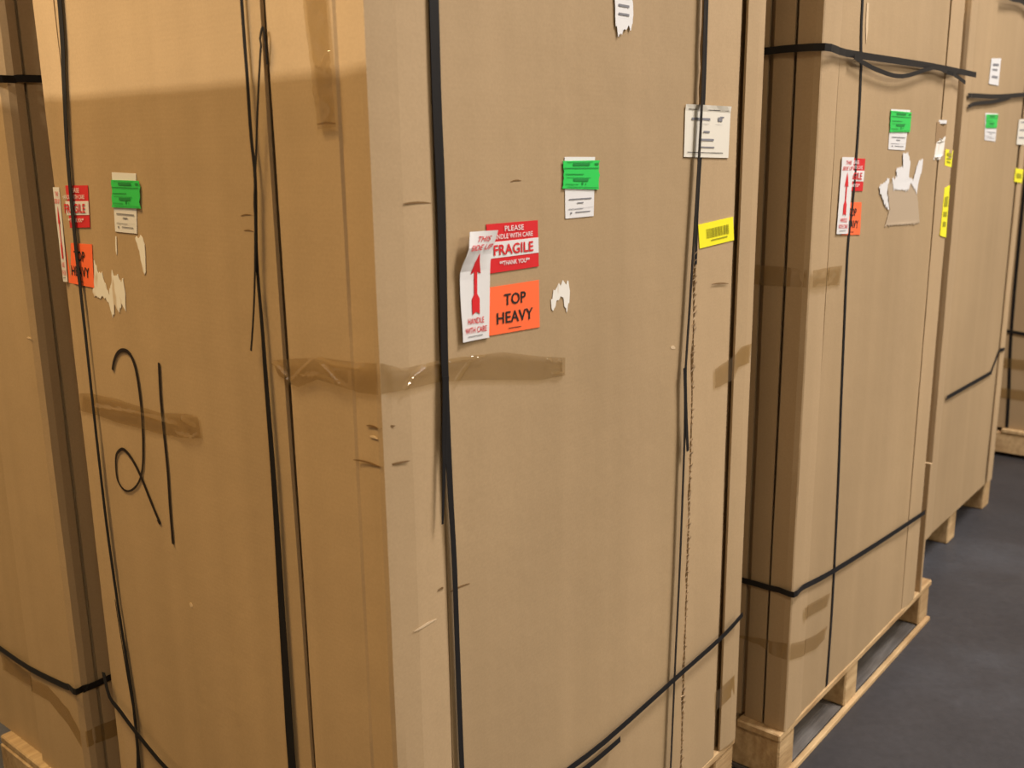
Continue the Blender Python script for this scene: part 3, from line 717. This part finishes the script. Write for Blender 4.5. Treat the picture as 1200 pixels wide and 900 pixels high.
# stickers and writing on the left side
fragile_label(c, 'B', E_['fragile']); top_heavy_label(c, 'B', E_['topheavy'])
arrow_label(c, 'B', [(0.8255, 1.443), (0.803, 1.443), (0.810, 1.276), (0.8255, 1.275)])
green_label(c, 'B', E_['green'], E_['gw'])
for k in ('scr1', 'scr2', 'scr3'): c.poly('B', E_[k], 'torn_paper', 'paper_torn', label='white torn paper scrap')
w_ = bpy.data.objects.new('marker_writing', None); C.objects.link(w_); w_.parent = c.o; w_['label'] = 'handwritten number 21 in black marker'
c.strap('B', E_['two'], w=lambda k: 0.0055 + 0.0015 * math.sin(9 * k), lift=0.0022, name='digit', parent=w_, m='marker', thick=0.0004)
c.strap('B', E_['one'], w=lambda k: 0.0062, lift=0.0022, name='digit', parent=w_, m='marker', thick=0.0004)
# dents, cuts and creases
nick(c, 'A', 0.043, 1.429, 0.100, 1.427)
nick(c, 'B', 0.057, 1.084, -0.003, 1.086); nick(c, 'A', -0.008, 1.086, 0.036, 1.085)
nick(c, 'B', 0.026, 1.138, 0.0, 1.139); nick(c, 'A', -0.008, 1.139, 0.013, 1.139)
nick(c, 'B', 0.020, 1.124, 0.002, 1.124, 'scuff', 'scuff', 0.0025)
nick(c, 'A', 0.088, 0.874, 0.104, 0.872)
nick(c, 'A', 0.032, 0.833, 0.082, 0.831, 'scuff', 'scuff', 0.003)
nick(c, 'A', 0.118, 0.860, 0.160, 0.858); nick(c, 'A', 0.884, 1.234, 0.952, 1.228, lift=0.003); nick(c, 'A', 0.27, 1.45, 0.295, 1.451, w=0.0016)
nick(c, 'A', 0.735, 1.130, 0.752, 1.126, 'scuff', 'scuff', 0.005)
nick(c, 'B', 0.090, 1.530, 0.053, 1.530, lift=0.004); nick(c, 'B', 0.28, 1.408, 0.255, 1.410, w=0.0012); nick(c, 'B', 0.275, 1.387, 0.253, 1.387, w=0.0012)
nick(c, 'B', 0.516, 0.732, 0.509, 0.728, 'scuff', 'scuff', 0.006)
# ragged torn board edge beside the right-hand seam
rnd = random.Random(3)
tv = []; tf = []
for i in range(90):
    z = 0.16 + 1.15 * i / 90; u = 0.816 + rnd.uniform(-.002, .003); hgt = rnd.uniform(.004, .012); wdt = rnd.uniform(.002, .006)
    b = len(tv); tv += [c.pt('A', u - wdt, z, 0.0005), c.pt('A', u + wdt, z + hgt * .4, 0.0005), c.pt('A', u + wdt * .4, z + hgt, rnd.uniform(.001, .005)), c.pt('A', u, z, -0.004)]
    tf += [(b, b + 1, b + 2), (b, b + 2, b + 3), (b + 1, b + 2, b + 3)]
for i in range(60):
    z = 0.16 + 1.12 * (i + rnd.random()) / 60; u = 0.819 + rnd.uniform(-.003, .004); s_ = rnd.uniform(.002, .0045)
    b = len(tv); tv += [c.pt('A', u - s_, z, 0.001), c.pt('A', u + s_, z + .002, 0.002), c.pt('A', u, z + s_ * 3, 0.005), c.pt('A', u, z, -0.004)]
    tf += [(b, b + 1, b + 2), (b, b + 2, b + 3), (b + 1, b + 2, b + 3)]
o = link('torn_edge', tv, tf, M['scuff'], c.o); o['kind'] = 'stuff'
pallet(0.0, 0.0, 1.075, 0.83, 'pallet under the nearest carton, mostly below the frame')

# ---------------------------------------------------------------- second carton along the row
c = Carton(1.165, -0.080, 0.925, 0.82, 2.32, 4.7, 'second kraft carton of the row, with a large torn white patch',
           [(0.0, 0.095, 0.004), (0.101, 0.805, 0.0), (0.820, 0.925, 0.003)], [(0.0, 0.050, 0.004), (0.056, 0.100, 0.001), (0.112, 0.82, -0.002)])
D = FA2; E_ = FB2
shell(c); ZT = 2.30
c.board('A', 0.098, 0.812, PT, ZT, 20, 50)
c.profile([(0.095, -0.002), (0.05, -0.004), (0.0, -0.005), (-0.004, -0.003), (-0.006, 0.010), (-0.004, 0.048)], PT, ZT, 40)
c.board('B', 0.056, 0.102, PT, ZT, 3, 30)
c.board('B', 0.114, 0.75, PT, ZT, 12, 30)
c.profile([(0.818, -0.001), (0.87, -0.004), (0.920, -0.004), (0.926, 0.0), (0.928, 0.05), (0.926, 0.10)], PT, ZT, 30)
c.profile([(-0.001, 0.752), (-0.005, 0.79), (0.0, 0.824), (0.05, 0.826), (0.11, 0.824)], PT, ZT, 20)
c.strap('A', [(0.215, 2.29)] + D['strap'][:-1] + [(0.256, PT + 0.003)], w=0.011, lift=0.002, label='thin upright strap')
c.hoop(D['up1'][1:], E_['up'][1:] + [(0.5, 1.69), (0.82, 1.69)], w=0.015, lift=0.010)
c.strap('A', [(u, z, 0.010) for u, z in D['up2'][1:]], w=0.010, label='slack strand hanging below the upper strap')
c.hoop(D['low'][1:] + [(0.93, 0.42)], E_['low'][1:] + [(0.5, 0.49), (0.82, 0.49)], w=0.014, lift=0.008)
tape(c, [('A', [(0.0, 1.240)] + D['tape_up'][1:], [(0.0, 1.203)] + D['tape_lo'][1:])], 12.0, amp=0.006)
tape(c, [('B', [(0.0, 1.240)] + E_['tape_up'][1:] + [(0.3, 1.243)], [(0.0, 1.203)] + E_['tape_lo'][1:] + [(0.3, 1.20)])], 13.0, amp=0.002)
tape(c, [('A', [(0.0, 0.370)] + D['tl_up'][1:], [(0.0, 0.328)] + D['tl_lo'][1:])], 14.0, amp=0.002)
tape(c, [('B', [(0.0, 0.370)] + E_['tl_up'][1:] + [(0.3, 0.35)], [(0.0, 0.328)] + E_['tl_lo'][1:] + [(0.3, 0.335)])], 15.0, amp=0.002)
q = D['tf']; tape(c, [('A', [q[0], q[1]], [q[3], q[2]])], 16.0, amp=0.001)
fragile_label(c, 'A', [(0.15, 1.471), (0.279, 1.468), (0.276, 1.395), (0.155, 1.400)]); top_heavy_label(c, 'A', [(0.165, 1.374), (0.275, 1.370), (0.278, 1.295), (0.165, 1.302)])
arrow_label(c, 'A', [(0.137, 1.473), (0.206, 1.472), (0.197, 1.303), (0.130, 1.307)])
green_label(c, 'A', D['green'], D['gw'])
c.poly('A', D['res'], 'adhesive_patch', 'residue', 0.0018, label='greyish patch where a label was')
for k in ('s1', 's2'): c.poly('A', D[k], 'torn_paper', 'white', 0.0026, label='white torn paper scrap')
c.poly('A', D['tear1'], 'scuff', 'kraft_edge', 0.0018); c.poly('A', D['tear2'], 'torn_paper', 'paper_torn', 0.0020)
c.patch('A', [(0.800, 1.562), (0.845, 1.562), (0.845, 1.553), (0.800, 1.553)], 'torn_paper', 'white', 0.0024, n=2)
for k in ('yel1', 'yel2'): 
    y_ = c.patch('A', D[k], 'barcode_label', 'yellow', 0.002, n=4, label='narrow yellow label')
    c.rects('A', D[k], [(0.2, 0.2, 0.8, 0.4), (0.2, 0.5, 0.8, 0.6), (0.25, 0.7, 0.75, 0.8)], 'printed_lines', 'olive', 0.0028, y_)
c.poly('A', [(0.228, 1.80), (0.240, 1.80), (0.244, 1.745), (0.238, 1.715), (0.230, 1.75)], 'scuff', 'scuff', 0.0014)
box('edge_board', (0.975, 0.987, -0.004, 0.05, 0.0, 0.42), M['kraft_light'], c.o, 0.002)
pallet(1.150, -0.082, 1.105, 0.83, 'pallet under the second carton, its lit edge running along the floor', m='wood', lath=True, sw=0.085)

# ---------------------------------------------------------------- third carton
c = Carton(2.59, 0.045, 0.85, 0.82, 2.34, 8.1, 'third kraft carton of the row, set back beyond the dark gap', [(0.0, 0.07, 0.004), (0.078, 0.755, 0.0), (0.790, 0.85, 0.003)], [(0.0, 0.07, 0.004), (0.08, 0.82, 0.0)])
D = FA3
shell(c); ZT = 2.32
c.board('A', 0.074, 0.758, PT, ZT, 14, 40); c.board('B', 0.078, 0.75, PT, ZT, 10, 20)
c.profile([(0.07, -0.002), (0.04, -0.004), (0.0, -0.005), (-0.004, -0.003), (-0.005, 0.008), (-0.004, 0.07)], PT, ZT, 30)
c.profile([(0.787, -0.001), (0.82, -0.004), (0.846, -0.004), (0.851, 0.0), (0.853, 0.05), (0.851, 0.10)], PT, ZT, 30)
c.profile([(-0.001, 0.752), (-0.005, 0.79), (0.0, 0.824), (0.05, 0.826), (0.11, 0.824)], PT, ZT, 12)
c.strap('A', [(0.02, 1.652, 0.004)] + [(u, z, 0.006) for u, z in D['up1']], w=0.015, lift=0.004)
c.strap('A', [(0.03, 1.618, 0.004)] + [(u, z, 0.004) for u, z in D['up2']], w=0.012, lift=0.004)
c.strap('A', [(0.30, 1.985, 0.02), (0.40, 1.983, 0.014), (0.537, 1.989, 0.012), (0.66, 1.975, 0.012), (0.80, 1.93, 0.012)], w=0.02)
c.strap('A', [(u, z, 0.003) for u, z in D['low'][:2]] , w=0.015); c.strap('A', D['low'][1:], w=0.013)
green_label(c, 'A', D['green'], D['gw'])
wl = c.patch('A', D['white'], 'white_label', 'white', 0.002, label='small white label above the strap')
c.rects('A', D['white'], [(0.2, 0.2, 0.8, 0.28), (0.2, 0.4, 0.7, 0.46), (0.2, 0.66, 0.8, 0.74)], 'printed_lines', 'grey', 0.003, wl)
pp = c.patch('A', D['paper'], 'paper_sheet', 'cream', 0.003, n=3, label='cream printed sheet near the far edge')
c.rects('A', D['paper'], [(0.2, 0.1, 0.8, 0.14), (0.2, 0.4, 0.8, 0.45), (0.2, 0.7, 0.8, 0.75)], 'printed_lines', 'grey', 0.004, pp)
yy = c.patch('A', D['yel'], 'barcode_label', 'yellow', 0.003, n=3, label='small yellow label')
c.rects('A', D['yel'], [(0.2, 0.35, 0.8, 0.65)], 'printed_lines', 'olive', 0.004, yy)
pallet(2.47, 0.060, 1.05, 0.80, 'pallet under the third carton, showing two block ends above the floor', front_board=False)

# ---------------------------------------------------------------- fourth carton, its shaded end facing the camera
c = Carton(4.30, -0.05, 1.05, 0.86, 2.32, 11.1, 'farthest kraft carton, at the right edge, only its shaded end showing', [(0.0, 0.07, 0.004), (0.078, 0.975, 0.0), (0.985, 1.05, 0.003)], [(0.0, 0.10, 0.003), (0.110, 0.30, 0.0), (0.312, 0.86, 0.0)])
shell(c); ZT = 2.30
c.board('A', 0.10, 0.97, PT, ZT, 10, 20); c.board('B', 0.108, 0.305, PT, ZT, 5, 24); c.board('B', 0.315, 0.79, PT, ZT, 6, 24)
c.profile([(0.095, -0.002), (0.008, -0.005), (0.0, 0.0), (-0.005, 0.008), (-0.004, 0.10)], PT, ZT, 20)
c.profile([(0.975, -0.001), (1.02, -0.004), (1.046, -0.004), (1.051, 0.0), (1.053, 0.05), (1.051, 0.10)], PT, ZT, 12)
c.profile([(-0.001, 0.80), (-0.005, 0.83), (0.0, 0.864), (0.05, 0.866), (0.11, 0.864)], PT, ZT, 12)
c.hoop([(0.02, 0.60), (0.5, 0.60), (1.05, 0.60)], [(0.02, 0.60), (0.212, 0.616), (0.342, 0.624), (0.86, 0.64)], w=0.015)
c.hoop([(0.02, 1.66), (0.5, 1.66), (1.05, 1.66)], [(0.02, 1.66), (0.3, 1.66), (0.86, 1.66)], w=0.015)
c.strap('B', [(0.275, 2.30), (0.272, 0.821), (0.250, 0.30), (0.244, PT + 0.003)], w=0.014, lift=0.003)
tape(c, [('B', [(0.02, 0.49), (0.5, 0.49)], [(0.02, 0.44), (0.5, 0.44)])], 21, amp=0.002)
tape(c, [('B', [(0.02, 0.34), (0.5, 0.34)], [(0.02, 0.29), (0.5, 0.29)])], 22, amp=0.002)
pallet(4.28, -0.06, 1.09, 0.88, 'pallet under the farthest carton, beyond the open floor')

# ---------------------------------------------------------------- carton of the row behind, at the left edge
c = Carton(0.0, 0.985, 1.05, 0.46, 2.30, 15.3, 'narrow kraft carton at the left edge, behind the one marked 21', [(0.0, 0.018, 0.004), (0.024, 0.985, 0.0), (0.99, 1.05, 0.003)], [(0.0, 0.215, 0.004), (0.228, 0.46, -0.007)])
D = FA0; E_ = FB0
shell(c); ZT = 2.28
c.board('A', 0.045, 0.98, PT, ZT, 14, 30, m='kraft')
c.board('B', 0.222, 0.46, PT, ZT, 5, 40)
c.profile([(0.038, 0.000), (0.020, -0.004), (0.006, -0.003), (-0.003, 0.006), (-0.006, 0.05), (-0.003, 0.216)], PT, ZT, 30)
c.profile([(0.985, -0.001), (1.02, -0.004), (1.046, -0.004), (1.051, 0.0), (1.053, 0.05), (1.051, 0.10)], PT, ZT, 12)
c.hoop([(0.02, 1.636), (0.075, 1.639), (0.5, 1.64), (1.05, 1.64)], [(0.02, 1.634), (0.2, 1.634), (0.46, 1.634)], w=0.0135)
c.hoop([(0.016, 0.399), (0.05, 0.396), (0.5, 0.42), (1.05, 0.45)], [(0.02, 0.400), (0.043, 0.395), (0.203, 0.380), (0.379, 0.367), (0.46, 0.366)], w=0.0145)
tape(c, [('B', [(0.0, 0.300), (0.038, 0.338), (0.127, 0.363), (0.255, 0.350), (0.383, 0.352)], [(0.0, 0.262), (0.045, 0.295), (0.13, 0.325), (0.255, 0.315), (0.383, 0.310)])], 31, amp=0.003)
tape(c, [('A', [(0.0, 0.300), (0.061, 0.295), (0.3, 0.29)], [(0.0, 0.262), (0.061, 0.255), (0.3, 0.25)])], 32, amp=0.003)
nick(c, 'B', 0.060, 1.385, 0.048, 1.380, w=0.008); nick(c, 'B', 0.061, 1.192, 0.056, 1.165, w=0.014)
nick(c, 'B', 0.022, 1.152, 0.004, 1.151, 'scuff', 'scuff', 0.003)
pallet(-0.020, 0.990, 1.08, 0.39, 'pallet at the lower left edge, under the narrow carton', m='wood_old', along_b=True)

# ---------------------------------------------------------------- unseen carton added across from the left side to screen the warm lamp
c = Carton(-2.35, -0.30, 1.05, 1.40, 2.375, 21.0, 'unseen wide kraft carton added opposite the handwritten 21 to screen the warm lamp', [(0.0, 0.09, 0.004), (0.10, 0.95, 0.0), (0.96, 1.05, 0.003)], [(0.0, 0.09, 0.004), (0.10, 1.40, 0.0)])
shell(c); ZT = 2.355
c.board('A', 0.10, 0.94, PT, ZT, 8, 12); c.board('B', 0.10, 1.32, PT, ZT, 8, 12)
c.profile([(0.095, -0.002), (0.008, -0.005), (0.0, 0.0), (-0.005, 0.008), (-0.004, 0.09)], PT, ZT, 12)
pallet(-2.36, -0.31, 1.07, 1.42, 'pallet under the added screening carton outside the frame')
